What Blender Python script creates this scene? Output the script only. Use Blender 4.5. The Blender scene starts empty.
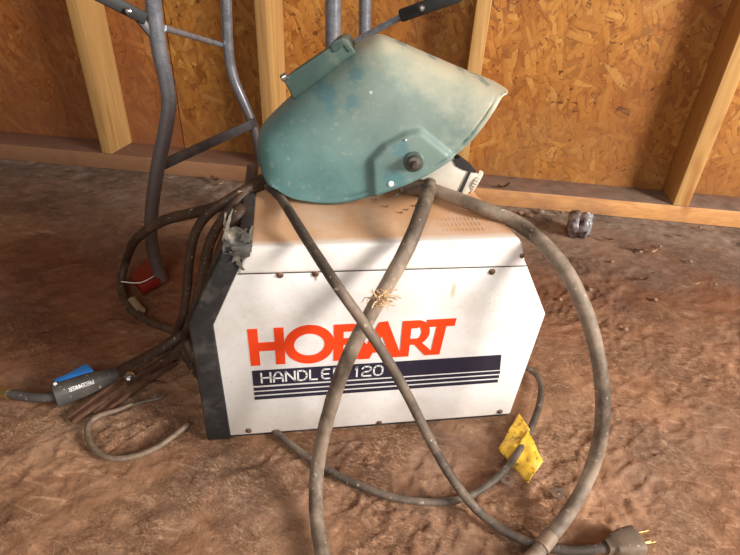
import bpy, bmesh, math, random
from mathutils import Vector, Matrix, noise
random.seed(11)
PI = math.pi
S = bpy.context.scene
COL = S.collection

# ------------------------------------------------------------------ objects
def link(o, parent=None):
    COL.objects.link(o)
    if parent is not None:
        o.parent = parent
    return o

def tag(o, label=None, cat=None, group=None, kind=None):
    if label: o['label'] = label
    if cat: o['category'] = cat
    if group: o['group'] = group
    if kind: o['kind'] = kind
    return o

def empty(name, loc=(0, 0, 0), rot=None):
    o = bpy.data.objects.new(name, None)
    o.empty_display_size = .02
    m = Matrix.Translation(loc)
    if rot is not None: m = m @ rot.to_4x4()
    o.matrix_world = m
    return link(o)

def to_obj(name, bm, mat, parent=None, smooth=True, angle=35):
    """bm is in WORLD coordinates; parent is an unscaled Empty or mesh."""
    me = bpy.data.meshes.new(name)
    bmesh.ops.recalc_face_normals(bm, faces=bm.faces[:])
    if parent is not None:
        bm.transform(parent.matrix_world.inverted())
    for f in bm.faces: f.smooth = smooth
    bm.to_mesh(me); bm.free()
    if smooth and angle < 180:
        me.set_sharp_from_angle(angle=math.radians(angle))
    me.materials.append(mat)
    o = bpy.data.objects.new(name, me)
    link(o, parent)
    if parent is not None:
        o.matrix_world = parent.matrix_world.copy()
    return o

def world_children_fix():
    bpy.context.view_layer.update()

# ------------------------------------------------------------------ mesh makers
def spline(pts, step=.006):
    """centripetal-ish Catmull-Rom through the points"""
    P = [Vector(p) for p in pts]
    P = [P[0] * 2 - P[1]] + P + [P[-1] * 2 - P[-2]]
    out = []
    for i in range(1, len(P) - 2):
        a, b, c, d = P[i - 1], P[i], P[i + 1], P[i + 2]
        L = (c - b).length
        t0 = 0.; t1 = t0 + max((b - a).length, 1e-5) ** .5
        t2 = t1 + max((c - b).length, 1e-5) ** .5; t3 = t2 + max((d - c).length, 1e-5) ** .5
        n = max(2, int(L / step))
        for k in range(n):
            t = t1 + (t2 - t1) * k / n
            A1 = a * ((t1 - t) / (t1 - t0)) + b * ((t - t0) / (t1 - t0))
            A2 = b * ((t2 - t) / (t2 - t1)) + c * ((t - t1) / (t2 - t1))
            A3 = c * ((t3 - t) / (t3 - t2)) + d * ((t - t2) / (t3 - t2))
            B1 = A1 * ((t2 - t) / (t2 - t0)) + A2 * ((t - t0) / (t2 - t0))
            B2 = A2 * ((t3 - t) / (t3 - t1)) + A3 * ((t - t1) / (t3 - t1))
            out.append(B1 * ((t2 - t) / (t2 - t1)) + B2 * ((t - t1) / (t2 - t1)))
    out.append(P[-2])
    # soften the joins
    for _ in range(3):
        out = [out[0]] + [(out[i - 1] + out[i] * 2 + out[i + 1]) / 4 for i in range(1, len(out) - 1)] + [out[-1]]
    return out

def tube(bm, pts, rad, seg=14, wob=0., flat=1.):
    """sweep a circle along pts; rad number or function of t"""
    n = len(pts)
    T = []
    for i in range(n):
        t = (pts[min(i + 1, n - 1)] - pts[max(i - 1, 0)])
        T.append(t.normalized() if t.length > 1e-9 else Vector((0, 0, 1)))
    ref = Vector((0, 0, 1)) if abs(T[0].z) < .9 else Vector((1, 0, 0))
    N = (ref - T[0] * ref.dot(T[0])).normalized()
    rings = []
    for i in range(n):
        N = (N - T[i] * N.dot(T[i])).normalized()
        Bn = T[i].cross(N)
        r = rad(i / (n - 1)) if callable(rad) else rad
        if wob: r *= 1 + wob * noise.noise(pts[i] * 60)
        ring = []
        for k in range(seg):
            a = 2 * PI * k / seg
            ring.append(bm.verts.new(pts[i] + N * (math.cos(a) * r * flat) + Bn * (math.sin(a) * r)))
        rings.append(ring)
    for i in range(n - 1):
        for k in range(seg):
            bm.faces.new((rings[i][k], rings[i][(k + 1) % seg], rings[i + 1][(k + 1) % seg], rings[i + 1][k]))
    bm.faces.new(rings[0][::-1]); bm.faces.new(rings[-1])
    return bm

def tube_obj(name, pts, rad, mat, parent=None, seg=14, step=.006, wob=0., sp=True, flat=1.):
    bm = bmesh.new()
    tube(bm, spline(pts, step) if sp else [Vector(p) for p in pts], rad, seg, wob, flat)
    return to_obj(name, bm, mat, parent)

def prism(bm, poly, a, b, f):
    """extrude 2-D polygon between offsets a, b; f(u, v, w) -> world"""
    lo = [bm.verts.new(f(p[0], p[1], a)) for p in poly]
    hi = [bm.verts.new(f(p[0], p[1], b)) for p in poly]
    fa = bm.faces.new(lo); fb = bm.faces.new(hi[::-1])
    n = len(poly)
    for i in range(n):
        bm.faces.new((lo[i], hi[i], hi[(i + 1) % n], lo[(i + 1) % n]))
    return fa, fb

def bevel(bm, w, seg=2, ang=30):
    bmesh.ops.recalc_face_normals(bm, faces=bm.faces[:])
    es = [e for e in bm.edges if len(e.link_faces) == 2 and e.calc_face_angle(0) > math.radians(ang)]
    bmesh.ops.bevel(bm, geom=es, offset=w, segments=seg, profile=.5, affect='EDGES', clamp_overlap=True)

def boxbm(bm, c, sx, sy, sz, rot=None):
    m = Matrix.Translation(c)
    if rot is not None: m = m @ rot.to_4x4()
    m = m @ Matrix.Diagonal((sx, sy, sz, 1))
    bmesh.ops.create_cube(bm, size=1, matrix=m)

def frame(x, y=None, z=None):
    """rotation whose columns are the given axes"""
    x = Vector(x).normalized(); z = Vector(z).normalized(); y = z.cross(x).normalized(); z = x.cross(y)
    return Matrix((x, y, z)).transposed()

def lathe(bm, prof, org, axis, seg=20, serr=0, samp=0.):
    """prof: (radius, height) pairs around axis"""
    ax = Vector(axis).normalized()
    r0 = Vector((0, 0, 1)) if abs(ax.z) < .9 else Vector((1, 0, 0))
    X = (r0 - ax * r0.dot(ax)).normalized(); Y = ax.cross(X)
    rings = []
    for r, h in prof:
        ring = []
        for k in range(seg):
            a = 2 * PI * k / seg
            rr = r * (1 + (samp * math.cos(a * serr) if serr and r > prof[0][0] * .5 else 0))
            ring.append(bm.verts.new(Vector(org) + ax * h + X * (rr * math.cos(a)) + Y * (rr * math.sin(a))))
        rings.append(ring)
    for i in range(len(rings) - 1):
        for k in range(seg):
            bm.faces.new((rings[i][k], rings[i][(k + 1) % seg], rings[i + 1][(k + 1) % seg], rings[i + 1][k]))
    bm.faces.new(rings[0][::-1]); bm.faces.new(rings[-1])
    return bm

# ------------------------------------------------------------------ materials
def s2l(c):
    return tuple(((v / 255) / 12.92 if v / 255 <= .04045 else ((v / 255 + .055) / 1.055) ** 2.4) for v in c) + (1,)

class NT:
    def __init__(self, name, rough=.6, metal=0., spec=.5):
        m = bpy.data.materials.new(name); m.use_nodes = True
        self.m = m; self.t = m.node_tree; self.n = self.t.nodes; self.l = self.t.links
        self.b = self.n['Principled BSDF']
        self.b.inputs['Roughness'].default_value = rough
        self.b.inputs['Metallic'].default_value = metal
        self.b.inputs['Specular IOR Level'].default_value = spec
        self.tc = self.n.new('ShaderNodeTexCoord')
        self.co = self.tc.outputs['Object']
    def _set(self, sock, v):
        if v is None: return
        if hasattr(v, 'is_linked'): self.l.new(v, sock)
        else: sock.default_value = v
    def map(self, scale=(1, 1, 1), rot=(0, 0, 0), loc=(0, 0, 0), co=None):
        if any(rot) and scale != (1, 1, 1):
            co = self.map(rot=rot, co=co); rot = (0, 0, 0)
        k = self.n.new('ShaderNodeMapping'); self.l.new(co or self.co, k.inputs[0])
        k.inputs['Scale'].default_value = scale; k.inputs['Rotation'].default_value = rot; k.inputs['Location'].default_value = loc
        return k.outputs[0]
    def noise(self, scale=5, detail=4, rough=.55, dist=0., co=None, out=0):
        k = self.n.new('ShaderNodeTexNoise'); self.l.new(co or self.co, k.inputs['Vector'])
        k.inputs['Scale'].default_value = scale; k.inputs['Detail'].default_value = detail
        k.inputs['Roughness'].default_value = rough; k.inputs['Distortion'].default_value = dist
        return k.outputs[out]
    def vor(self, scale=5, feature='F1', co=None, out='Distance', rand=1.):
        k = self.n.new('ShaderNodeTexVoronoi'); k.feature = feature
        self.l.new(co or self.co, k.inputs['Vector']); k.inputs['Scale'].default_value = scale
        k.inputs['Randomness'].default_value = rand
        return k.outputs[out]
    def ramp(self, fac, stops, interp='LINEAR'):
        k = self.n.new('ShaderNodeValToRGB'); self.l.new(fac, k.inputs[0]); r = k.color_ramp; r.interpolation = interp
        while len(r.elements) < len(stops): r.elements.new(.5)
        for e, (p, c) in zip(r.elements, stops):
            e.position = p; e.color = c if len(c) == 4 else tuple(c) + (1,)
        return k.outputs[0]
    def rng(self, v, a, b, c=0., d=1.):
        k = self.n.new('ShaderNodeMapRange'); self._set(k.inputs[0], v)
        for i, x in enumerate((a, b, c, d)): k.inputs[i + 1].default_value = x
        return k.outputs[0]
    def mix(self, fac, a, b, mode='MIX'):
        k = self.n.new('ShaderNodeMix'); k.data_type = 'RGBA'; k.blend_type = mode; k.clamp_factor = True
        self._set(k.inputs[0], fac); self._set(k.inputs[6], a); self._set(k.inputs[7], b)
        return k.outputs[2]
    def math(self, op, a, b=None, c=None):
        k = self.n.new('ShaderNodeMath'); k.operation = op
        self._set(k.inputs[0], a); self._set(k.inputs[1], b); self._set(k.inputs[2], c)
        return k.outputs[0]
    def sep(self, v):
        k = self.n.new('ShaderNodeSeparateXYZ'); self.l.new(v, k.inputs[0]); return k.outputs
    def dist(self, p, v=None, scale=(1, 1, 1)):
        k = self.n.new('ShaderNodeVectorMath'); k.operation = 'DISTANCE'
        self.l.new(self.map(scale=scale, co=v), k.inputs[0]); k.inputs[1].default_value = tuple(a * b for a, b in zip(p, scale))
        return k.outputs['Value']
    def bump(self, h, strength=.4, d=.002, prev=None):
        k = self.n.new('ShaderNodeBump'); k.inputs['Strength'].default_value = strength; k.inputs['Distance'].default_value = d
        self.l.new(h, k.inputs['Height'])
        if prev is not None: self.l.new(prev, k.inputs['Normal'])
        return k.outputs[0]
    def done(self, color=None, rough=None, normal=None, metal=None):
        self._set(self.b.inputs['Base Color'], color); self._set(self.b.inputs['Roughness'], rough)
        self._set(self.b.inputs['Metallic'], metal)
        if normal is not None: self.l.new(normal, self.b.inputs['Normal'])
        return self.m

def simple(name, c, rough=.6, metal=0., var=.15, scale=60, bump=.15, spec=.5, dust=None, dustc=(150, 125, 100)):
    t = NT(name, rough, metal, spec)
    base = s2l(c); n = t.noise(scale, 4)
    dark = tuple(v * (1 - var) for v in base[:3]) + (1,); lite = tuple(min(1, v * (1 + var)) for v in base[:3]) + (1,)
    col = t.ramp(n, [(.3, dark), (.7, lite)])
    if dust:
        m = t.rng(t.noise(scale * .35, 5, .65), dust[0], dust[1])
        col = t.mix(m, col, s2l(dustc))
    return t.done(col, normal=t.bump(n, bump, .001) if bump else None)

# --- OSB
def osb(name, tint=(1, 1, 1), dusty=0.):
    t = NT(name, .55, spec=.3)
    uv = t.tc.outputs['UV']
    warp = t.noise(6, 3, co=uv, out=1)
    k = t.n.new('ShaderNodeVectorMath'); k.operation = 'MULTIPLY_ADD'
    t.l.new(warp, k.inputs[0]); k.inputs[1].default_value = (.03, .03, 0); t.l.new(uv, k.inputs[2])
    base = k.outputs[0]
    pri = hue = edge = None
    for i, (ang, s) in enumerate([(.25, 1.), (1.1, 1.15), (-.5, .9), (1.55, 1.1), (-1.15, 1.25), (.8, .8), (-1.9, 1.), (1.3, .9)]):
        co = t.map(scale=(15 * s, 66 * s, 1), rot=(0, 0, ang), loc=(i * 7.3, i * 3.1, 0), co=base)
        kk = t.n.new('ShaderNodeTexVoronoi'); kk.feature = 'F1'; kk.distance = 'CHEBYCHEV'
        t.l.new(co, kk.inputs['Vector']); kk.inputs['Scale'].default_value = 1.
        c = t.sep(kk.outputs['Color']); d = kk.outputs['Distance']
        p = t.math('SUBTRACT', c[0], t.math('MULTIPLY', d, .35))
        h = c[1]; e = d
        if pri is None: pri, hue, edge = p, h, e
        else:
            gt = t.math('GREATER_THAN', p, pri)
            hue = t.math('MULTIPLY_ADD', gt, t.math('SUBTRACT', h, hue), hue)
            edge = t.math('MULTIPLY_ADD', gt, t.math('SUBTRACT', e, edge), edge)
            pri = t.math('MAXIMUM', p, pri)
    col = t.ramp(hue, [(0., s2l((182, 122, 58))), (.25, s2l((200, 140, 68))), (.5, s2l((208, 148, 76))), (.8, s2l((216, 160, 86))), (1., s2l((230, 184, 114)))])
    col = t.mix(t.rng(edge, .36, .60, 0, .7), col, s2l((132, 78, 34)))
    grain = t.noise(40, 4, co=t.map(scale=(1, 6, 1), rot=(0, 0, -.9), co=base))
    col = t.mix(t.rng(grain, .35, .75, .0, .45), col, s2l((160, 98, 44)))
    blot = t.noise(3.2, 4, .6, co=uv)
    col = t.mix(t.rng(blot, .42, .68, 0, .65), col, s2l((150, 84, 36)))
    col = t.mix(t.rng(t.noise(40, 3, .6, 1.8, co=uv), .61, .70), col, s2l((92, 50, 24)))
    # dirt splashed up from the ground
    y = t.sep(uv)[1]
    lowd = t.math('ADD', t.rng(y, 0., .28, .55 + dusty, dusty), t.rng(t.noise(9, 5, co=uv), .3, .7, -.3, .3))
    col = t.mix(lowd, col, s2l((158, 112, 78)))
    col = t.mix(1., col, tint + (1,), 'MULTIPLY')
    hgt = t.math('ADD', pri, t.math('MULTIPLY', grain, .25))
    return t.done(col, normal=t.bump(hgt, .55, .0025))

M_osb = osb('osb_board', (.70, .62, .45))
M_osb2 = osb('osb_board_dusty', (.66, .50, .42), .35)

def timber(name, c0, c1, dust=0., stretch=(60, 60, 3)):
    t = NT(name, .6, spec=.3)
    g = t.noise(1., 5, .6, 1.2, co=t.map(scale=stretch))
    col = t.ramp(g, [(.3, s2l(c0)), (.62, s2l(c1))])
    kn = t.noise(9, 2, co=t.map(scale=(1, 1, .5)))
    col = t.mix(t.rng(kn, .66, .74, 0, .6), col, s2l((150, 90, 45)))
    if dust:
        z = t.sep(t.tc.outputs['Normal'])[2]
        up = t.rng(z, .5, .9)
        col = t.mix(up, col, t.ramp(t.noise(30, 5), [(.3, s2l((98, 80, 68))), (.7, s2l((132, 108, 92)))]))
        dn = t.math('ADD', t.noise(4, 5, .6), t.rng(t.sep(t.co)[0], .25, -.2, 0, .25))
        col = t.mix(t.rng(dn, .42, .62, 0, dust), col, s2l((132, 94, 74)))
    return t.done(col, normal=t.bump(g, .25, .001))
M_stud = timber('stud_pine', (172, 128, 72), (198, 154, 96))
M_plate = timber('plate_pine', (180, 124, 74), (204, 150, 94), .75, (3, 60, 60))

# --- dirt floor
def dirt():
    t = NT('packed_dirt', .8, spec=.25)
    a = t.noise(3.2, 6, .6, .6)
    b = t.noise(16, 6, .65, 1.2, co=t.map(scale=(1, 1.6, 1), rot=(0, 0, .5)))
    c = t.noise(70, 5, .6, 1.5, co=t.map(scale=(1, 2.4, 1), rot=(0, 0, .35)))
    col = t.ramp(a, [(.3, s2l((112, 78, 56))), (.5, s2l((140, 101, 74))), (.7, s2l((160, 122, 93)))])
    col = t.mix(t.rng(b, .5, .72, 0, .65), col, s2l((178, 138, 108)))
    col = t.mix(t.rng(b, .44, .3, 0, .6), col, s2l((112, 72, 50)))
    patch = t.rng(t.noise(7, 4, .6), .46, .62)
    col = t.mix(t.math('MULTIPLY', t.rng(c, .54, .66, 0, .7), patch), col, s2l((198, 162, 130)))
    col = t.mix(t.math('MULTIPLY', t.rng(c, .45, .32, 0, .7), patch), col, s2l((92, 58, 40)))
    sw = t.noise(11, 5, .7, 2.5, co=t.map(scale=(1, 3.2, 1), rot=(0, 0, .35)))
    col = t.mix(t.rng(sw, .56, .66, 0, .6), col, s2l((192, 150, 118)))
    spk = t.vor(75, co=t.map(scale=(1, 1, 1)))
    col = t.mix(t.rng(spk, .16, .08, 0, .5), col, s2l((84, 54, 40)))
    # darker, redder brown band further back
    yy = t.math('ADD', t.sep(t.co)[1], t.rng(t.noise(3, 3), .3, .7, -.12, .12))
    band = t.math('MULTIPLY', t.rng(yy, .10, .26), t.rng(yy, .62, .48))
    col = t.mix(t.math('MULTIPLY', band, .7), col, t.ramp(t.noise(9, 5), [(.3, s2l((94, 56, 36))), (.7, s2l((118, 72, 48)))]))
    # grey dust drift near the wall plate (distance from wall line)
    x, y, z = t.sep(t.co)[:]
    dw = t.math('ADD', t.math('MULTIPLY', x, .2569), t.math('MULTIPLY', y, .9664))   # along the wall normal
    dw = t.math('SUBTRACT', .812, dw)
    m = t.math('ADD', t.rng(dw, .0, .42, 1., 0.), t.rng(t.noise(5, 5), .3, .7, -.35, .35))
    grey = t.ramp(t.noise(45, 6, .7), [(.3, s2l((102, 86, 74))), (.55, s2l((130, 112, 98))), (.75, s2l((164, 146, 130)))])
    col = t.mix(m, col, grey)
    h = t.math('ADD', b, t.math('MULTIPLY', t.math('MULTIPLY', c, patch), .5))
    n1 = t.bump(h, .55, .007)
    gr = t.noise(55, 4, .6, 2.2, co=t.map(scale=(1, 2.6, 1), rot=(0, 0, .9)))
    gr = t.math('ABSOLUTE', t.math('SUBTRACT', gr, .5))
    n2 = t.bump(t.math('MULTIPLY', t.rng(gr, 0, .06), patch), .7, .0028, n1)
    n2 = t.bump(t.noise(230, 4, .6), .5, .0018, n2)
    return t.done(col, t.rng(b, .3, .7, .85, .6), n2)
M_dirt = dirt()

# --- welder paints
def white_paint():
    t = NT('white_enamel', .38)
    n = t.noise(7, 6, .65)
    col = t.ramp(n, [(.3, s2l((214, 208, 200))), (.6, s2l((236, 234, 230)))])
    sc = t.noise(34, 2, .5, 2.5, co=t.map(scale=(1, 1, 2.2), rot=(0, .5, 0)))
    col = t.mix(t.rng(t.math('ABSOLUTE', t.math('SUBTRACT', sc, .5)), .006, .0, 0, .55), col, s2l((186, 170, 152)))
    sp = t.noise(120, 3, .6)
    col = t.mix(t.rng(sp, .72, .76, 0, .8), col, s2l((120, 96, 78)))
    ck = t.noise(21, 3, .5, 3., co=t.map(scale=(1, 1, 3.), rot=(0, -.9, 0)))
    ckm = t.math('MULTIPLY', t.rng(t.math('ABSOLUTE', t.math('SUBTRACT', ck, .55)), .004, .0, 0, .8), t.rng(t.noise(17, 2), .56, .62))
    col = t.mix(ckm, col, s2l((120, 108, 98)))
    x, y, z = t.sep(t.co)[:]
    # grime along the lower edge and round the corners
    g = t.math('ADD', t.rng(z, .055, 0., 0, .35), t.rng(t.noise(13, 5, .7), .48, .75, 0, .4))
    col = t.mix(g, col, s2l((190, 168, 146)))
    # rust-tan runs
    for p, sc2, r, c in [((.286, 0, .235), (1, 1, .28), .0045, (176, 168, 138)), ((.1205, 0, .262), (1, 1, .4), .0028, (150, 100, 62)),
                         ((.21, 0, .262), (1, 1, .5), .002, (150, 100, 62)), ((.362, 0, .285), (1, 1, .5), .005, (150, 110, 74))]:
        col = t.mix(t.rng(t.dist(p, None, sc2), r, r * .4, 0, .75), col, s2l(c))
    return t.done(col, t.rng(n, .3, .7, .5, .32), t.bump(n, .08, .001))
M_white = white_paint()

def cover_paint():
    t = NT('dusty_cover', .6)
    x, y, z = t.sep(t.co)[:]
    n = t.noise(14, 6, .7); n2 = t.noise(4, 5, .6)
    white = t.ramp(n, [(.3, s2l((212, 204, 194))), (.6, s2l((236, 232, 226)))])
    dust = t.ramp(n2, [(.3, s2l((196, 142, 98))), (.5, s2l((206, 158, 118))), (.7, s2l((216, 178, 140)))])
    up = t.rng(t.sep(t.tc.outputs['Normal'])[2], .35, .85)
    edge = t.math('ADD', t.rng(y, .000, .014, -.1, .85), t.rng(n, .35, .65, -.1, .4))
    col = t.mix(t.math('MULTIPLY', up, edge), white, dust)
    col = t.mix(t.rng(t.noise(95, 4, .7), .70, .76, 0, .8), col, s2l((120, 82, 56)))
    # faint printed rating label in the dust: rows of small ticks
    tick = t.math('GREATER_THAN', t.math('FRACT', t.math('MULTIPLY', x, 210.)), .6)
    row = t.math('GREATER_THAN', t.math('FRACT', t.math('MULTIPLY', y, 75.)), .35)
    inx = t.math('MULTIPLY', t.math('GREATER_THAN', x, .268), t.math('LESS_THAN', x, .322))
    iny = t.math('MULTIPLY', t.math('GREATER_THAN', y, .019), t.math('LESS_THAN', y, .058))
    msk = t.math('MULTIPLY', t.math('MULTIPLY', inx, iny), t.math('MULTIPLY', tick, row))
    msk = t.math('MULTIPLY', t.math('MULTIPLY', msk, up), t.rng(x, .262, .322, .1, .6))
    col = t.mix(msk, col, s2l((108, 88, 72)))
    return t.done(col, None, t.bump(n, .15, .001))
M_cover = cover_paint()

M_bezel = simple('black_plastic', (38, 39, 40), .42, var=.35, scale=40, dust=(.5, .8), dustc=(104, 98, 90))
M_torn = simple('torn_plastic', (70, 66, 60), .65, var=.4, scale=70, dust=(.48, .66), dustc=(160, 148, 128))
M_orange = simple('recess_paint', (186, 120, 78), .6, var=.2, scale=30)
M_red = simple('orange_red_ink', (232, 66, 24), .4, var=.06, scale=50, bump=0, dust=(.66, .8), dustc=(226, 150, 120))
M_navy = simple('navy_ink', (38, 36, 52), .42, var=.15, scale=50, bump=0, dust=(.6, .9), dustc=(120, 112, 112))
M_ink_white = simple('white_ink', (232, 230, 226), .45, var=.04, bump=0)
M_screw = simple('rusty_screw', (110, 84, 66), .5, .5, var=.35, scale=300)
M_dark = simple('dark_gap', (26, 24, 24), .8, var=.2)

def rubber(name, c0, c1, dustc, lo=.42, hi=.66, rough=.6):
    t = NT(name, rough, spec=.35)
    n = t.noise(38, 6, .7); m = t.noise(14, 5, .65, co=t.map(scale=(1, 1, .6)))
    col = t.ramp(n, [(.3, s2l(c0)), (.7, s2l(c1))])
    col = t.mix(t.rng(m, lo, hi, 0, .9), col, s2l(dustc))
    col = t.mix(t.rng(t.noise(160, 3, .6), .64, .72, 0, .6), col, s2l((206, 186, 160)))
    return t.done(col, None, t.bump(n, .3, .0008))
M_hose = rubber('dusty_hose_rubber', (72, 60, 50), (104, 89, 75), (164, 144, 124), .42, .62)
M_cord = rubber('power_cord_rubber', (60, 52, 46), (86, 74, 64), (138, 120, 102), .48, .7)
M_cable = rubber('brown_cable_rubber', (52, 37, 28), (76, 56, 42), (112, 86, 64), .52, .78)
M_gun = rubber('gun_rubber', (66, 62, 60), (84, 78, 74), (116, 100, 86), .55, .8)
M_plug = rubber('plug_rubber', (92, 78, 66), (116, 100, 86), (140, 116, 94), .45, .75)
M_brass = simple('brass', (196, 166, 110), .35, .9, var=.2, scale=200)
M_blue = simple('blue_plastic', (36, 116, 190), .4, var=.12, scale=90, bump=0, dust=(.62, .85), dustc=(130, 150, 170))
M_steel = simple('bright_steel', (190, 190, 190), .3, .95, var=.2, scale=200)
M_rust = simple('rusty_steel', (98, 68, 50), .7, .3, var=.45, scale=90, bump=.5, dust=(.5, .75), dustc=(140, 106, 82))
M_redtag = simple('red_plastic', (112, 20, 14), .5, var=.2, scale=60)
M_tape = simple('tan_tape', (134, 112, 90), .6, var=.2, scale=90)
M_washer = simple('dirty_washer', (128, 112, 98), .6, .35, var=.3, scale=150, dust=(.45, .7), dustc=(150, 118, 96))
M_straw = simple('dry_straw', (206, 172, 132), .7, var=.25, scale=200, bump=0)
M_clump = simple('dry_clump', (140, 112, 92), .9, var=.4, scale=90, bump=.6)
M_leaf = simple('dry_leaf', (128, 92, 64), .8, var=.4, scale=120)
M_wire = simple('grey_wire', (118, 100, 82), .6, .1, var=.3, scale=200)

def tube_metal():
    t = NT('worn_tube_steel', .3, .55, .9)
    n = t.noise(50, 5, .7)
    col = t.ramp(n, [(.3, s2l((122, 125, 132))), (.65, s2l((164, 167, 174)))])
    z = t.sep(t.co)[2]
    r = t.math('ADD', t.rng(z, .36, .18, 0, .75), t.rng(n, .4, .7, -.15, .25))
    col = t.mix(r, col, s2l((96, 68, 46)))
    return t.done(col, t.math('ADD', t.rng(n, .3, .7, .2, .34), t.rng(z, .36, .18, 0, .15)), t.bump(n, .1, .0006))
M_tube = tube_metal()
M_strap = simple('grey_strap_steel', (96, 94, 96), .5, .6, var=.25, scale=60, dust=(.5, .8), dustc=(120, 100, 86))

def tag_yellow():
    t = NT('yellow_tag', .45)
    n = t.noise(40, 5, .7)
    col = t.ramp(n, [(.3, s2l((214, 164, 44))), (.7, s2l((236, 192, 66)))])
    col = t.mix(t.rng(t.noise(110, 4, .75), .54, .62, 0, .85), col, s2l((110, 78, 24)))
    col = t.mix(t.rng(t.noise(24, 5, .6), .56, .7, 0, .5), col, s2l((170, 122, 52)))
    return t.done(col)
M_yellow = tag_yellow()

# --- helmet shell (object coordinates: x along the profile, y up, z out of the side)
def helmet_mat():
    t = NT('green_helmet_plastic', .42, spec=.4)
    x, y, z = t.sep(t.co)[:]
    n = t.noise(16, 6, .65); f = t.noise(120, 4, .6)
    base = t.ramp(n, [(.3, s2l((74, 108, 106))), (.65, s2l((96, 132, 128)))])
    # settled dust, thickest on the part that lies uppermost
    k = t.math('ADD', t.math('MULTIPLY', x, 2.6), t.math('MULTIPLY', y, 3.4))
    k = t.math('ADD', k, t.rng(n, .3, .7, -.13, .13))
    d = t.rng(k, .06, .46, 0., .88)
    light = t.rng(t.math('ADD', t.math('MULTIPLY', x, .5), t.math('MULTIPLY', y, 1.)), -.09, .05, .0, .32)
    light = t.math('MULTIPLY', light, t.rng(t.noise(9, 4), .35, .6, .5, 1.))
    col = t.mix(t.math('MAXIMUM', d, light), base, s2l((190, 182, 156)))
    # wiped spots where the paint shows through
    wob = t.rng(t.noise(38, 4, .6), .3, .7, -.009, .009)
    for p, r in [((-0.0716, 0.0435, 0.0800), .017), ((-0.0976, 0.0522, 0.0800), .012), ((-0.0884, 0.0600, 0.0700), .013), ((0.0497, 0.0887, 0.0600), .0065), ((0.0891, 0.0753, 0.0600), .0065),
                 ((0.1121, 0.0676, 0.0600), .0065), ((-0.0401, 0.0665, 0.0900), .014), ((0.0146, 0.1009, 0.0600), .005), ((0.1046, 0.0716, 0.0600), .005), ((0.0098, -0.0410, 0.0900), .012), ((0.0138, -0.0109, 0.0900), .012), ((-0.0437, 0.0375, 0.0900), .013)]:
        dd = t.math('ADD', t.dist((p[0], p[1], 0), None, (1, 1, 0)), wob)
        col = t.mix(t.rng(dd, r, r * .6, 0, .6), col, s2l((74, 116, 122)))
    for p, r in [((-0.0205, 0.0504, 0.0900), .0022)]:
        col = t.mix(t.rng(t.dist((p[0], p[1], 0), None, (1, 1, 0)), r, r * .5, 0, .8), col, s2l((206, 214, 208)))
    col = t.mix(t.rng(f, .6, .8, 0, .3), col, s2l((200, 190, 165)))
    return t.done(col, t.rng(n, .3, .7, .5, .38), t.bump(f, .06, .0006))
M_helmet = helmet_mat()
M_holder = simple('lens_holder_plastic', (60, 82, 74), .5, var=.2, scale=30, dust=(.5, .8), dustc=(150, 142, 120))
M_hinside = simple('helmet_dark_plastic', (36, 36, 34), .6, var=.2)
M_hwhite = simple('white_headgear_plastic', (204, 196, 180), .5, var=.1, scale=40, bump=.05, dust=(.6, .85), dustc=(186, 168, 140))
M_knob = simple('knob_plastic', (86, 76, 66), .4, .3, var=.3, scale=120)

# ================================================================== the shed
WA = Vector((-0.6779, 1.0207, 0.0000)); WU = Vector((0.9664, -0.2569, 0.0000)); WN = Vector((-WU.y, WU.x, 0))
def wl(s, o, z): return WA + WU * s + WN * o + Vector((0, 0, z))

# floor: one displaced sheet of packed dirt
def floor_height(x, y):
    p = Vector((x, y, 0))
    ca, sa = math.cos(.45), math.sin(.45)
    q = Vector((x * ca + y * sa, (-x * sa + y * ca) * 2.0, 0))
    h = noise.fractal(p * 3.0, 1., 2., 4) * .0035
    h += noise.fractal(q * 18, .9, 2.1, 5) * .0024
    far = max(0, min(1, (y - .25) / .25)); h *= 1 - .55 * far
    m = (1 - .75 * far) * max(0, min(1, noise.noise(p * 4 + Vector((7, 2, 0))) * 2.2 + .45))
    r = 1 - abs(noise.noise(q * 20 + Vector((5, 3, 1)) * 1.))
    h += max(0, r - .88) * .034 * m
    r = 1 - abs(noise.noise(Vector((x * 1.6, y, 2)) * 34))
    h += max(0, r - .90) * .028 * m
    h += max(0, noise.noise(p * 38) - .30) * .014 * m
    h -= max(0, noise.noise(p * 13 + Vector((1, 9, 4))) - .42) * .02
    return h
def build_floor():
    bm = bmesh.new()
    xs, ys = [], []
    x = -2.4
    while x < 3.0:
        xs.append(x); x += (.0038 if -.6 < x < .75 else .006) if -.75 < x < 1.25 else .03
    y = -1.2
    while y < 1.75:
        ys.append(y); y += (.0038 if -.32 < y < .3 else .0065) if -.42 < y < 1.05 else .03
    g = []
    for y in ys:
        row = []
        for x in xs:
            h = floor_height(x, y) - .0045
            h = min(h, .0015)
            dw = .8112 - (x * .25689 + y * .96644)
            if dw < .03: h = min(h, -.001) - .002
            # calm under the machine so that it stands flat
            if -.05 < x < .44 and -.02 < y < .27: h = min(h, -.0025)
            row.append(bm.verts.new((x, y, h)))
        g.append(row)
    for j in range(len(ys) - 1):
        for i in range(len(xs) - 1):
            bm.faces.new((g[j][i], g[j][i + 1], g[j + 1][i + 1], g[j + 1][i]))
    # turn the normals up
    me = bpy.data.meshes.new('floor')
    for f in bm.faces: f.smooth = True
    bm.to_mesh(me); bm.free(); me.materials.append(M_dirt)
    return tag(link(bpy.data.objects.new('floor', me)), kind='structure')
build_floor()

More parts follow.
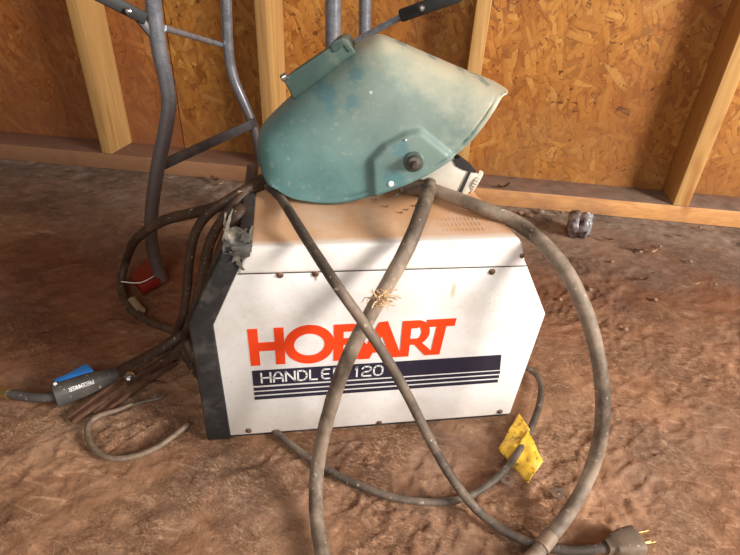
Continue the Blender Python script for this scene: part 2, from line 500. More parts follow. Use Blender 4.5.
def wall_sheet(name, s0, s1, o0, mat, z1=2.3):
    bm = bmesh.new()
    uvl = bm.loops.layers.uv.new('UVMap')
    v = [[bm.verts.new(wl(s, o, z)) for s, z in ((s0, .0), (s1, .0), (s1, z1), (s0, z1))] for o in (o0, o0 + .011)]
    F = [bm.faces.new(v[0]), bm.faces.new(v[1][::-1])]
    for i in range(4): F.append(bm.faces.new((v[0][i], v[1][i], v[1][(i + 1) % 4], v[0][(i + 1) % 4])))
    for f in F:
        for lp in f.loops:
            d = lp.vert.co - WA
            lp[uvl].uv = (d.dot(WU), d.z)
    o = to_obj(name, bm, mat, smooth=False)
    return tag(o, kind='structure')
wall_sheet('wall_back', .4875, 3.6, .0895, M_osb)
wall_sheet('wall_back', -1.4, .4845, .0895, M_osb2)

def board(name, s0, s1, o0, o1, z0, z1, mat):
    bm = bmesh.new()
    prism(bm, [(s0, o0), (s1, o0), (s1, o1), (s0, o1)], z0, z1, lambda a, b, c: wl(a, b, c))
    bevel(bm, .0025, 2)
    o = to_obj(name, bm, mat)
    return tag(o, kind='structure')
board('trim_1', -1.4, 3.6, 0, .089, -.006, .038, M_plate)
def stud(name, f0, f1, b0, b1):
    bm = bmesh.new()
    prism(bm, [(f0, 0), (f1, 0), (b1, .089), (b0, .089)], .0382, 2.3, lambda a, b, c: wl(a, b, c))
    bevel(bm, .002, 2)
    tag(to_obj(name, bm, M_stud), kind='structure')
stud('trim_2', -.20, -.172, -.195, -.160); stud('trim_3', .299, .326, .302, .339); stud('trim_4', .7375, .7635, .745, .7785)
stud('trim_5', 1.2145, 1.246, 1.2145, 1.248); stud('trim_6', 1.749, 1.786, 1.749, 1.786); stud('trim_7', 2.24, 2.278, 2.24, 2.278)

# ================================================================== welding machine
welder = empty('welding_machine')
tag(welder, 'white boxy welding machine with orange-red lettering and black front frame, on the dirt floor', 'welding machine')
DEP = .215
PX = lambda a, b, c: Vector((a - (.0 if a < .2 else c * .14 * max(0, min(1, b / .3))), c, b))   # x, z, depth
BZ = Vector
OUT = [(.0, .002), (-.0005, .2), (.0365, .278), (.370, .268), (.4135, .1895), (.4015, .002)]
# sheet-metal body
bm = bmesh.new()
prism(bm, [(.0, .004), (-.0005, .2), (.037, .28), (.371, .270), (.4145, .1895), (.4025, .004)], .0, DEP, PX)
bevel(bm, .0022, 2)
to_obj('body_panel', bm, M_white, welder)
# lid that wraps over the top
bm = bmesh.new()
prof = [(.034, .2705), (.037, .2785), (.046, .2985), (.051, .305), (.354, .305), (.3595, .299), (.369, .272), (.3725, .2655)]
prism(bm, prof, -.0022, DEP + .002, PX)
bevel(bm, .006, 4, 60)
to_obj('top_cover', bm, M_cover, welder)
# base lip
bm = bmesh.new()
prism(bm, [(.002, -.003), (.002, .006), (.400, .006), (.400, -.003)], .004, DEP - .004, PX)
to_obj('base_plate', bm, M_bezel, welder, smooth=False)

# black moulded front frame: near cheek, far cheek, bottom, top bar
bm = bmesh.new()
cheek = [(-.030, .0), (-.0275, .2065), (.021, .302), (.0385, .296), (.0385, .282), (.0005, .2), (.0015, .0)]
prism(bm, cheek, -.0025, .012, lambda a, b, c: Vector((a, c, b)))
prism(bm, [(-.030, .0), (-.0275, .19), (.0, .19), (.0015, .0)], DEP - .012, DEP + .0025, lambda a, b, c: Vector((a, c, b)))
prism(bm, [(-.030, .0), (-.0285, .03), (.0, .03), (.0, .0)], .012, DEP - .012, lambda a, b, c: Vector((a, c, b)))
prism(bm, [(.038, .292), (.038, .3095), (.0505, .3115), (.054, .3065), (.050, .300)], -.0035, DEP, lambda a, b, c: Vector((a, c, b)))
bevel(bm, .0028, 3)
bmesh.ops.subdivide_edges(bm, edges=[e for e in bm.edges if e.calc_length() > .03], cuts=6, use_grid_fill=False)
to_obj('front_frame', bm, M_bezel, welder)
# recessed control panel behind it
bm = bmesh.new()
prism(bm, [(-.016, .03), (-.014, .203), (.036, .295), (.040, .29), (-.002, .203), (-.002, .03)], .012, DEP - .012, lambda a, b, c: Vector((a, c, b)))
to_obj('control_panel', bm, M_orange, welder, smooth=False)
# torn upper corner of the frame: ragged shards and fibres
bm = bmesh.new()
rr = random.Random(4)
def shard(base, tip, w, th=.0012):
    base, tip = Vector(base), Vector(tip)
    ax = (tip - base).normalized(); sd = ax.cross(Vector((rr.uniform(-.4, .4), 1, rr.uniform(-.4, .4)))).normalized(); nn = ax.cross(sd)
    N = 6; L = []
    for k in range(N + 1):
        f = k / N; c = base.lerp(tip, f) + nn * (math.sin(f * 4 + rr.random()) * w * .3) + sd * rr.uniform(-.12, .12) * w
        ww = w * (1 - f * .75) * rr.uniform(.7, 1.2) / 2
        L.append([bm.verts.new(c - sd * ww - nn * th), bm.verts.new(c + sd * ww - nn * th), bm.verts.new(c + sd * ww + nn * th), bm.verts.new(c - sd * ww + nn * th)])
    for a, b in zip(L, L[1:]):
        for i in range(4): bm.faces.new((a[i], a[(i + 1) % 4], b[(i + 1) % 4], b[i]))
    bm.faces.new(L[0][::-1]); bm.faces.new(L[-1])
def crumple(corners, N, amp, seed):
    A, Bc, C, D = [Vector(c) for c in corners]
    nz = (Bc - A).cross(D - A).normalized(); g = []
    for i in range(N + 1):
        row = []
        for j in range(N + 1):
            a, b = i / N, j / N
            p = A * (1 - a) * (1 - b) + Bc * a * (1 - b) + C * a * b + D * (1 - a) * b
            q = p * 75 + Vector((seed, 0, 0))
            p = p + nz * noise.noise(q) * amp + Vector((noise.noise(q + Vector((9, 0, 0))), 0, noise.noise(q + Vector((0, 9, 0))))) * amp * .6
            row.append([bm.verts.new(p - nz * .0007), bm.verts.new(p + nz * .0007)])
        g.append(row)
    for i in range(N):
        for j in range(N):
            for k in (0, 1):
                bm.faces.new((g[i][j][k], g[i + 1][j][k], g[i + 1][j + 1][k], g[i][j + 1][k]))
    ring = [g[i][0] for i in range(N + 1)] + [g[N][j] for j in range(1, N + 1)] + [g[i][N] for i in range(N - 1, -1, -1)] + [g[0][j] for j in range(N - 1, 0, -1)]
    for a, b in zip(ring, ring[1:] + ring[:1]): bm.faces.new((a[0], b[0], b[1], a[1]))
crumple([(.022, -.004, .300), (.049, -.004, .300), (.051, .004, .322), (.026, .001, .330)], 12, .008, 2)
crumple([(.030, -.005, .288), (.050, -.005, .298), (.052, -.003, .312), (.032, -.004, .308)], 10, .006, 8)
shard((.025, -.001, .312), (.029, .004, .344), .006)
shard((.028, -.001, .326), (.036, .004, .349), .004)
shard((.043, -.002, .312), (.048, .004, .326), .006)
shard((.048, -.004, .302), (.053, .030, .315), .008)
shard((.036, -.004, .294), (.042, -.005, .278), .005)
shard((.030, -.004, .300), (.046, -.006, .305), .006)
to_obj('torn_edge', bm, M_torn, welder)
welder.children[-1]['label'] = 'ragged whitish torn corner of the black frame'
# screws
def screw(x, z, r=.0042, y=0.):
    bm = bmesh.new()
    lathe(bm, [(r, 0), (r * .96, .0012), (r * .6, .0024), (.0005, .0028)], (x, y, z), (0, -1, 0), 16)
    boxbm(bm, Vector((x, y - .0026, z)), r * 1.3, .0012, r * .28, Matrix.Rotation(x * 40, 3, 'Y'))
    to_obj('screw', bm, M_screw, welder)
for x, z in ((.0808, .2672), (.3302, .2595), (.0262, .0125), (.2075, .0075), (.3855, .0115), (.1205, .267)):
    screw(x, z)
screw(.3625, .282, .003, -.0022)

# dark seam under the lid
bm = bmesh.new()
prism(bm, [(.0345, .2700), (.0350, .2712), (.3722, .2664), (.3722, .2652)], -.0006, .002, lambda a, b, c: Vector((a, c, b)))
to_obj('lid_seam', bm, M_dark, welder, smooth=False)

# --- lettering on the side
def flat(name, polys, y0, mat, th=.0007):
    bm = bmesh.new()
    for i, p in enumerate(polys):
        e = 2.2e-6 * (i * 7 % 97)
        prism(bm, p, y0 + .0004, y0 - th - e, lambda a, b, c: Vector((a, c, b)))
    return to_obj(name, bm, mat, welder, smooth=False)
LX = lambda X: .0385 + (X - 20) * .000450
LZ = lambda Y: .1318 + Y * .0592
def LP(pts): return [(LX(a), LZ(b)) for a, b in pts]
def arc_strip(cx, cy, rx, ry, ix, iy, a0, a1, n=26):
    """ring sector as quads, radii in letter units"""
    out = []
    for k in range(n):
        a, b = a0 + (a1 - a0) * k / n, a0 + (a1 - a0) * (k + 1) / n
        out.append(LP([(cx + ix * math.cos(a), cy + iy * math.sin(a)), (cx + rx * math.cos(a), cy + ry * math.sin(a)),
                       (cx + rx * math.cos(b), cy + ry * math.sin(b)), (cx + ix * math.cos(b), cy + iy * math.sin(b))]))
    return out
R_ = lambda x0, y0, x1, y1: LP([(x0, y0), (x1, y0), (x1, y1), (x0, y1)])
letters = []
letters += [R_(20, 0, 46, 1), R_(89, 0, 115, 1), R_(46, .40, 89, .63)]                              # H
letters += arc_strip(183, .5, 69, .53, 42, .30, 0, 2 * PI, 44)                                      # O
letters += [R_(250, 0, 277, 1), R_(277, .80, 300, 1), R_(277, .44, 306, .62), R_(277, 0, 306, .20)]  # B
letters += arc_strip(300, .72, 34, .28, 10, .09, -PI / 2, PI / 2, 14) + arc_strip(306, .31, 38, .31, 12, .11, -PI / 2, PI / 2, 14)
letters += [LP([(322, 0), (352, 0), (396, .84), (396, 1.02), (374, 1.0)]), LP([(374, 1.0), (398, 1.02), (446, 0), (416, 0), (374, .84)]), R_(356, .17, 424, .35)]  # A
letters += [LP([(440, 0), (466, 0), (466, 1), (440, 1)]), R_(466, .79, 486, 1), R_(462, .33, 486, .50)]                  # R
letters += arc_strip(484, .665, 36, .335, 12, .165, -PI / 2, PI / 2, 16)
letters += [LP([(470, .42), (496, .42), (546, 0), (514, 0)])]
letters += [LP([(508, 1), (592, 1), (590, .80), (508, .80)]), LP([(538, .80), (566, .80), (558, 0), (530, 0)])]            # T
flat('brand_lettering', letters, 0, M_red)
welder.children[-1]['label'] = 'large orange-red lettering'
bars = [[(.0388, .1232), (.3668, .1238), (.3700, .0962), (.0388, .0968)]]
for a, b in ((.0932, .0880), (.0852, .0800), (.0770, .0715)):
    bars.append([(.0388, a), (.3705, a + .0008), (.3712, b + .0008), (.0388, b)])
flat('model_stripe', bars, 0, M_navy)
welder.children[-1]['label'] = 'dark navy band with three thin stripes below'

# thin rounded stroke letters
def stroke_text(txt, x0, z0, hgt, wid, gap, th, y, mat, name, ax=None, parent=welder):
    G = {
     'H': [[(0, 0), (0, 1)], [(1, 0), (1, 1)], [(0, .5), (1, .5)]],
     'A': [[(0, 0), (0, .55), (.28, .95), (.5, 1), (.72, .95), (1, .55), (1, 0)], [(0, .38), (1, .38)]],
     'N': [[(0, 0), (0, 1), (1, 0), (1, 1)]],
     'D': [[(0, 0), (0, 1), (.55, 1), (.9, .82), (1, .5), (.9, .18), (.55, 0), (0, 0)]],
     'L': [[(0, 1), (0, 0), (.8, 0)]],
     'E': [[(.85, 1), (.2, 1), (0, .8), (0, .2), (.2, 0), (.85, 0)], [(0, .5), (.75, .5)]],
     'R': [[(0, 0), (0, 1), (.7, 1), (.95, .85), (.95, .65), (.7, .5), (0, .5)], [(.55, .5), (1, 0)]],
     '1': [[(.25, .8), (.5, 1), (.5, 0)]],
     '2': [[(0, .8), (.2, 1), (.8, 1), (1, .8), (1, .6), (.8, .5), (.2, .42), (0, .3), (0, 0), (1, 0)]],
     '0': [[(.25, 0), (0, .25), (0, .75), (.25, 1), (.75, 1), (1, .75), (1, .25), (.75, 0), (.25, 0)]],
     'P': [[(0, 0), (0, 1), (.75, 1), (1, .85), (1, .6), (.75, .45), (0, .45)]],
     'I': [[(.5, 0), (.5, 1)]], 'C': [[(1, .85), (.75, 1), (.25, 1), (0, .75), (0, .25), (.25, 0), (.75, 0), (1, .15)]],
     'M': [[(0, 0), (0, 1), (.5, .4), (1, 1), (1, 0)]], 'K': [[(0, 0), (0, 1)], [(.95, 1), (0, .45), (1, 0)]], ' ': []}
    bm = bmesh.new()
    f = ax or (lambda a, b, c: Vector((a, c, b)))
    x = x0
    for ch in txt:
        w = wid * (.45 if ch in '1I' else .75 if ch == ' ' else 1)
        for st in G[ch]:
            P = [(x + (p[0] if ch not in '1I' else p[0] - .1) * w, z0 + p[1] * hgt) for p in st]
            for a, b in zip(P, P[1:]):
                dx, dz = b[0] - a[0], b[1] - a[1]; L = math.hypot(dx, dz) or 1
                nx, nz = -dz / L * th / 2, dx / L * th / 2; ex, ez = dx / L * th * .35, dz / L * th * .35
                prism(bm, [(a[0] - ex + nx, a[1] - ez + nz), (b[0] + ex + nx, b[1] + ez + nz), (b[0] + ex - nx, b[1] + ez - nz), (a[0] - ex - nx, a[1] - ez - nz)], y, y - .0004, f)
        x += w + gap
    return to_obj(name, bm, mat, parent, smooth=False)
stroke_text('HANDLER 120', .0500, .1020, .0165, .0114, .0040, .0022, -.0007, M_ink_white, 'model_lettering')
welder.children[-1]['label'] = 'white lettering on the navy band'

# ================================================================== welding helmet
HO, HU, HV, HW = Vector((0.2222, 0.1765, 0.3772)), Vector((0.9897, -0.1434, 0.0000)), Vector((0.0204, 0.1405, 0.9899)), Vector((-0.1420, -0.9796, 0.1420))
def hp(a, b, c): return HO + HU * a + HV * b + HW * c
HR = Matrix((HU, HV, HW)).transposed()
helmet = empty('welding_helmet', HO, HR)
tag(helmet, 'dusty green welding helmet lying upside down on top of the white welding machine', 'welding helmet')
outl = [(-0.1447, -0.0660, 0.0300), (-0.1549, -0.0505, 0.0200), (-0.1601, -0.0291, 0.0000), (-0.1579, -0.0069, 0.0000), (-0.1404, 0.0129, 0.0000), (-0.1104, 0.0401, 0.0000), (-0.0726, 0.0692, 0.0000), (-0.0362, 0.0985, 0.0000), (-0.0265, 0.1034, 0.0000), (-0.0157, 0.1078, 0.0000), (-0.0046, 0.1055, 0.0000), (0.0255, 0.0955, 0.0000), (0.0639, 0.0822, 0.0000), (0.1030, 0.0686, 0.0000), (0.1294, 0.0602, 0.0000), (0.1414, 0.0559, 0.0000)]
rim = [(-0.1357, -0.0599, 0.0850), (-0.1261, -0.0680, 0.0860), (-0.1116, -0.0759, 0.0870), (-0.0944, -0.0787, 0.0880), (-0.0748, -0.0804, 0.0880), (-0.0552, -0.0795, 0.0880), (-0.0333, -0.0747, 0.0880), (-0.0069, -0.0647, 0.0880), (0.0191, -0.0535, 0.0880), (0.0480, -0.0387, 0.0880), (0.0737, -0.0206, 0.0880), (0.0951, -0.0008, 0.0880), (0.1110, 0.0215, 0.0870), (0.1224, 0.0417, 0.0850), (0.1287, 0.0552, 0.0780)]
def resamp(P, n):
    pts = spline([(p[0], p[1], p[2]) for p in P], .003)
    L = [0]
    for a, b in zip(pts, pts[1:]): L.append(L[-1] + (b - a).length)
    out = []; j = 0
    for k in range(n):
        t = L[-1] * k / (n - 1)
        while j < len(L) - 2 and L[j + 1] < t: j += 1
        f = (t - L[j]) / max(1e-9, L[j + 1] - L[j]); out.append(pts[j].lerp(pts[j + 1], min(1, f)))
    return out
def polysd(px, py, poly):
    """signed distance to polygon, positive inside"""
    d = 1e9; ins = False; n = len(poly)
    for i in range(n):
        ax, ay = poly[i][0], poly[i][1]; bx, by = poly[(i + 1) % n][0], poly[(i + 1) % n][1]
        ex, ey = bx - ax, by - ay; t = max(0, min(1, ((px - ax) * ex + (py - ay) * ey) / (ex * ex + ey * ey)))
        d = min(d, math.hypot(px - ax - ex * t, py - ay - ey * t))
        if (ay > py) != (by > py) and px < (bx - ax) * (py - ay) / (by - ay) + ax: ins = not ins
    return d if ins else -d
pod = [(-0.0152, -0.0707, 0.0900), (-0.0196, -0.0230, 0.0900), (-0.0030, -0.0035, 0.0900), (0.0216, 0.0113, 0.0900), (0.0385, 0.0155, 0.0900), (0.0823, -0.0150, 0.0900), (0.0670, -0.0508, 0.0900), (0.0202, -0.0717, 0.0900)]
NT_, NS = 150, 70
OC, RC = resamp(outl, NT_), resamp(rim, NT_)
bm = bmesh.new(); rows = []
for i in range(NT_):
    o, r = OC[i], RC[i]; wmax = r.z
    row = []
    for j in range(-NS, NS + 1):
        s = j / NS; a = abs(s)
        # cross-section: curved brow, flatter cheeks
        w = wmax * (1 - (1 - a) ** 2.3) ** (1 / 1.9)
        q = a ** 1.55
        u, v = o.x + (r.x - o.x) * q, o.y + (r.y - o.y) * q
        sd = polysd(u, v, pod)
        k = max(0, min(1, (sd + .001) / .0075)); k = k * k * (3 - 2 * k)
        w += .0075 * k
        # rolled rim: a groove, then a lip along the open edge
        dr = min((Vector((u, v)) - Vector((q_.x, q_.y))).length for q_ in RC[max(0, i - 14):i + 15:2])
        en = max(0, min(1, (i - 30) / 22, (NT_ - 6 - i) / 10))
        w -= en * .0016 * max(0, 1 - abs(dr - .0060) / .0016)
        if dr < .0042: w += .0010 * en
        row.append(bm.verts.new(hp(u, v, w if s > 0 else -w)))
    rows.append(row)
for i in range(NT_ - 1):
    for j in range(2 * NS):
        bm.faces.new((rows[i][j], rows[i][j + 1], rows[i + 1][j + 1], rows[i + 1][j]))
shell = to_obj('shell', bm, M_helmet, helmet, angle=50)
m = shell.modifiers.new('thickness', 'SOLIDIFY'); m.thickness = .0022; m.offset = 0
# lens holder
bm = bmesh.new()
hold = [(-0.1253, 0.0551, 0.0000), (-0.1201, 0.0601, 0.0000), (-0.0692, 0.0947, 0.0000), (-0.0534, 0.1033, 0.0000), (-0.0460, 0.0980, 0.0000), (-0.0382, 0.0870, 0.0000), (-0.1105, 0.0328, 0.0000), (-0.1155, 0.0362, 0.0000), (-0.1179, 0.0434, 0.0000)]
prism(bm, [p[:2] for p in hold], -.050, .044, hp)
bevel(bm, .0016, 3)
to_obj('lens_holder', bm, M_holder, helmet)
bm = bmesh.new()
lip = [(-0.0705, 0.0958, 0.0000), (-0.0656, 0.1011, 0.0000), (-0.0559, 0.1055, 0.0000), (-0.0498, 0.1035, 0.0000), (-0.0434, 0.0936, 0.0000), (-0.0482, 0.0888, 0.0000), (-0.0545, 0.0965, 0.0000), (-0.0605, 0.0906, 0.0000), (-0.0666, 0.0880, 0.0000)]
prism(bm, [p[:2] for p in lip], -.052, .046, hp)
bevel(bm, .0015, 3)
to_obj('holder_clip', bm, M_holder, helmet)
bm = bmesh.new()
a = (-0.1223, 0.0596, 0.0300)
lathe(bm, [(.0042, -.002), (.0045, .004), (.0035, .0055)], hp(a[0], a[1], .045), HU * -.8 - HV * .5, 14)
to_obj('holder_screw', bm, M_steel, helmet)
# pivot knob
kx = (0.0327, -0.0223, 0.1000)
bm = bmesh.new()
lathe(bm, [(.0120, 0), (.0122, .0022), (.0108, .0032), (.0106, .0038)], hp(kx[0], kx[1], .0950), HW, 28)
to_obj('pivot_washer', bm, M_holder, helmet)
bm = bmesh.new()
lathe(bm, [(.0082, 0), (.0085, .006), (.0078, .009), (.0045, .010), (.0042, .0165), (.0028, .018)], hp(kx[0], kx[1], .0985), HW, 24)
to_obj('pivot_knob', bm, M_knob, helmet)
a = (0.0077, -0.0498, 0.0960)
bm = bmesh.new(); lathe(bm, [(.0034, 0), (.0034, .0022), (.0018, .003)], hp(a[0], a[1], .0952), HW, 16)
to_obj('rivet', bm, M_ink_white, helmet)
a = (0.0219, 0.0023, 0.0960)
bm = bmesh.new(); lathe(bm, [(.0013, 0), (.0010, .001)], hp(a[0], a[1], .0962), HW, 10)
to_obj('rivet', bm, M_ink_white, helmet)
# headgear
bm = bmesh.new()
hb = [(0.0456, -0.0577, 0.0300), (0.0678, -0.0434, 0.0300), (0.0885, -0.0308, 0.0300), (0.1079, -0.0417, 0.0300), (0.1124, -0.0468, 0.0300), (0.1054, -0.0644, 0.0300), (0.0990, -0.0783, 0.0300), (0.0829, -0.0763, 0.0300), (0.0677, -0.0701, 0.0300)]
prism(bm, [p[:2] for p in hb], .034, .038, hp)
bevel(bm, .001, 2)
to_obj('headband', bm, M_hwhite, helmet)
welder_dummy = None
bm = bmesh.new()
sb = [(0.0874, -0.0321, 0.0300), (0.0961, -0.0292, 0.0300), (0.1114, -0.0389, 0.0300), (0.1203, -0.0477, 0.0300), (0.1124, -0.0468, 0.0300), (0.1017, -0.0446, 0.0300), (0.0921, -0.0398, 0.0300)]
prism(bm, [p[:2] for p in sb], .020, .0395, hp)
to_obj('sweatband', bm, M_hinside, helmet)
bm = bmesh.new()
sb = [(0.1096, -0.0456, 0.0300), (0.1123, -0.0461, 0.0300), (0.1017, -0.0782, 0.0300), (0.0982, -0.0770, 0.0300)]
prism(bm, [p[:2] for p in sb], .020, .040, hp)
to_obj('sweatband', bm, M_hinside, helmet)
bm = bmesh.new()
sb = [(0.1124, -0.0468, 0.0300), (0.1218, -0.0490, 0.0300), (0.1199, -0.0651, 0.0300), (0.1109, -0.0778, 0.0300), (0.1030, -0.0781, 0.0300)]
prism(bm, [p[:2] for p in sb], .012, .038, hp); bevel(bm, .0012, 2)
to_obj('headband_strap', bm, M_hwhite, helmet)
a = (0.1198, -0.0617, 0.0280)
bm = bmesh.new()
ax = HU * .86 - HV * .38 + HW * .22
lathe(bm, [(.0150, 0), (.0155, .002), (.0155, .005), (.0130, .0065), (.0115, .0045), (.003, .0040)], hp(a[0], a[1], .026), ax, 96, 24, .03)
to_obj('adjusting_knob', bm, M_hwhite, helmet)
# web that ties the headgear to the pivots
bm = bmesh.new()
pts = [hp(kx[0], kx[1], .090), hp(kx[0] + .012, kx[1] - .004, .075), hp(kx[0] + .022, kx[1] - .006, .055), hp(kx[0] + .03, kx[1] - .008, .038)]
tube(bm, spline(pts), .004, 8, flat=1.8)
to_obj('headgear_arm', bm, M_hinside, helmet)

# ================================================================== folding table legs
table = empty('folding_table', ((-0.1507, 0.3843, -0.0001)))
tag(table, 'bent grey steel tube table legs with cross bars and black struts, behind the machine', 'folding table')
tube_obj('leg', [(-0.0659, 0.3752, 0.5959), (-0.0770, 0.3720, 0.5270), (-0.0836, 0.3731, 0.4896), (-0.0860, 0.3735, 0.4174), (-0.0834, 0.3731, 0.3800), (-0.0837, 0.3731, 0.3498), (-0.0969, 0.3753, 0.3015), (-0.1194, 0.3791, 0.2390), (-0.1432, 0.3831, 0.1597), (-0.1550, 0.3850, 0.1028), (-0.1558, 0.3851, 0.0472), (-0.1515, 0.3844, 0.0068)], .0115, M_tube, table, 18)
tube_obj('leg', [(0.0042, 0.5764, 0.5947), (-0.0013, 0.5774, 0.4628), (-0.0056, 0.5781, 0.3673), (-0.0004, 0.5772, 0.3261), (0.0147, 0.5747, 0.2835), (0.0287, 0.5724, 0.2408), (0.0369, 0.5710, 0.1894), (0.0370, 0.5710, 0.1005), (0.0369, 0.5710, 0.0335)], .0098, M_tube, table, 18)
tube_obj('leg', [(0.1759, 0.4566, 0.6040), (0.1765, 0.4565, 0.4840), (0.1768, 0.4564, 0.4116), (0.1774, 0.4563, 0.3075), (0.1818, 0.4556, 0.1732), (0.1871, 0.4547, 0.0117)], .0130, M_tube, table, 18)
tube_obj('leg', [(0.2448, 0.6073, 0.6037), (0.2482, 0.6067, 0.4645), (0.2499, 0.6064, 0.3950), (0.2518, 0.6061, 0.2597), (0.2579, 0.6051, 0.0188)], .0118, M_tube, table, 18)
# each foot end sits on the floor
tube_obj('cross_bar', [(-0.0752, 0.3768, 0.4526), (-0.0162, 0.5798, 0.3877)], .0048, M_tube, table, 12, sp=False)
def strap(name, a, b, w, th, mat, up=(0, 0, 1)):
    a, b = Vector(a), Vector(b); x = (b - a).normalized()
    bm = bmesh.new()
    r = frame(x, None, Vector(up))
    boxbm(bm, (a + b) / 2, (b - a).length, th, w, r); bevel(bm, min(th, w) * .3, 2)
    return to_obj(name, bm, mat, table)
strap('brace', (-0.1173, 0.3838, 0.2369), (0.0353, 0.5662, 0.2489), .018, .006, M_strap)
strap('folding_strut', (-0.1579, 0.3297, 0.5081), (-0.0956, 0.3650, 0.4662), .017, .008, M_hinside)
strap('strut_bracket', (-0.1075, 0.3619, 0.4717), (-0.0871, 0.3737, 0.4367), .012, .008, M_strap)
bm = bmesh.new(); lathe(bm, [(.0045, 0), (.0045, .004), (.002, .006)], (-0.1117, 0.3443, 0.4794), (-.1, -1, .2), 12); to_obj('bolt', bm, M_steel, table)
tube_obj('strut_rod', [(0.1892, 0.4442, 0.4050), (0.2063, 0.4363, 0.4225), (0.2508, 0.4137, 0.4532), (0.2965, 0.3959, 0.4815)], .0052, M_tube, table, 12)
strap('folding_strut', (0.2753, 0.3964, 0.4725), (0.3574, 0.3553, 0.5106), .019, .012, M_hinside)
bm = bmesh.new(); lathe(bm, [(.0045, 0), (.0045, .004), (.002, .006)], (0.3017, 0.3717, 0.4875), (0, -1, .3), 12); to_obj('bolt', bm, M_steel, table)

# ================================================================== cables and hoses
RH = .0086
hose = empty('welding_hose', (0.2843, 0.1219, 0.3060))
tag(hose, 'thickest grey rubber hose, looping off the machine top to the right and down its front', 'hose')
tube_obj('hose', [(0.1208, -0.2176, 0.0110), (0.1146, -0.1816, 0.0115), (0.1112, -0.1437, 0.0140), (0.1114, -0.1117, 0.0260), (0.1173, -0.0880, 0.0589), (0.1277, -0.0800, 0.1129), (0.1436, -0.0660, 0.1659), (0.1643, -0.0540, 0.2156), (0.1900, -0.0400, 0.2607), (0.2108, -0.0280, 0.2964), (0.2231, -0.0180, 0.3177), (0.2386, 0.0100, 0.3341), (0.2515, 0.0400, 0.3411), (0.2720, 0.1092, 0.3180), (0.2767, 0.1241, 0.3180)], RH, M_hose, hose, 18, wob=.06)
tube_obj('hose', [(0.2351, 0.1139, 0.3180), (0.2752, 0.1053, 0.3170), (0.2997, 0.0833, 0.3160), (0.3243, 0.0510, 0.3180), (0.3582, 0.0350, 0.3092), (0.3793, -0.0120, 0.3043), (0.3983, -0.0480, 0.2850), (0.4164, -0.0750, 0.2499), (0.4338, -0.0960, 0.2033), (0.4450, -0.1160, 0.1522), (0.4483, -0.1320, 0.1010), (0.4427, -0.1440, 0.0554), (0.4216, -0.1648, 0.0350), (0.3998, -0.1805, 0.0180), (0.3718, -0.2000, 0.0120), (0.3310, -0.2284, 0.0105), (0.2975, -0.2524, 0.0105)], RH, M_hose, hose, 18, wob=.06)
tube_obj('hose_tape', [(0.3816, -0.1928, 0.0145), (0.3734, -0.1987, 0.0126), (0.3649, -0.2051, 0.0116)], RH * 1.14, M_tape, hose, 18)
# straw caught on it
bm = bmesh.new(); rs = random.Random(8)
c0 = Vector((0.1867, -0.0580, 0.2714))
for k in range(46):
    a = c0 + Vector((rs.gauss(.001, .004), rs.gauss(0, .003), rs.gauss(0, .004)))
    d = Vector((rs.gauss(.5, .8), rs.gauss(-.1, .4), rs.gauss(-.35, .6))).normalized() * rs.uniform(.006, .017)
    bnd = Vector((rs.gauss(0, .002), rs.gauss(0, .002), rs.gauss(0, .002)))
    tube(bm, [a, a + d * .5 + bnd, a + d], rs.uniform(.0004, .0009), 5)
tag(to_obj('straw_tuft', bm, M_straw), 'small tuft of dry straw caught on the thick hose in front of the machine', 'straw')

# power cord with three-pin plug
cord = empty('power_cord', (0.4396, -0.2080, 0.0000))
tag(cord, 'power cord crossing the machine front down to a three-pin plug on the floor', 'power cord')
tube_obj('cord', [(0.0684, 0.1361, 0.3125), (0.0785, 0.1171, 0.3130), (0.0881, 0.0864, 0.3130), (0.1010, 0.0180, 0.3240), (0.1134, -0.0180, 0.3182), (0.1270, -0.0500, 0.3095), (0.1409, -0.0780, 0.2987), (0.1611, -0.0850, 0.2675), (0.1869, -0.0940, 0.2245), (0.2134, -0.1060, 0.1746), (0.2427, -0.1200, 0.1117), (0.2721, -0.1340, 0.0568), (0.3058, -0.1519, 0.0120), (0.3329, -0.1788, 0.0065), (0.3653, -0.1983, 0.0060), (0.3989, -0.2104, 0.0080), (0.4277, -0.2141, 0.0130), (0.4500, -0.2136, 0.0140)], .0057, M_cord, cord, 14, wob=.05)
pa, pb = Vector((0.4398, -0.2139, 0.0145)), Vector((0.4878, -0.2108, 0.0145))
px = (pb - pa).normalized(); pr = frame(px, None, (0, 0, 1)); py = pr.col[1]; pz = pr.col[2]
bm = bmesh.new()
secs = [(0, .0075, .0075), (.006, .0085, .0085), (.009, .012, .011), (.022, .0155, .0125), (.034, .0165, .0125), (.040, .0165, .012), (.042, .0155, .011)]
rings = []
for t, w, hh in secs:
    ring = []
    for k in range(24):
        a = 2 * PI * k / 24; ca, sa = math.cos(a), math.sin(a)
        e = .55
        ring.append(bm.verts.new(pa + px * t + py * (w * math.copysign(abs(ca) ** e, ca)) + pz * (hh * math.copysign(abs(sa) ** e, sa))))
    rings.append(ring)
for A, Bq in zip(rings, rings[1:]):
    for k in range(24): bm.faces.new((A[k], A[(k + 1) % 24], Bq[(k + 1) % 24], Bq[k]))
bm.faces.new(rings[0][::-1]); bm.faces.new(rings[-1])
plug = to_obj('plug', bm, M_plug, cord)
def prong(off_y, off_z, w, th, L, rnd=False):
    bm = bmesh.new()
    c = pa + px * (.042 + L / 2) + py * off_y + pz * off_z
    if rnd: lathe(bm, [(w, -L / 2), (w, L / 2 - .002), (w * .5, L / 2)], c, px, 12)
    else: boxbm(bm, c, L, th, w, pr); bevel(bm, .0005, 1)
    to_obj('prong', bm, M_brass, plug)
prong(.0070, .003, .0062, .0016, .0165); prong(-.0070, .003, .0062, .0016, .0165); prong(0, -.006, .0024, 0, .019, True)

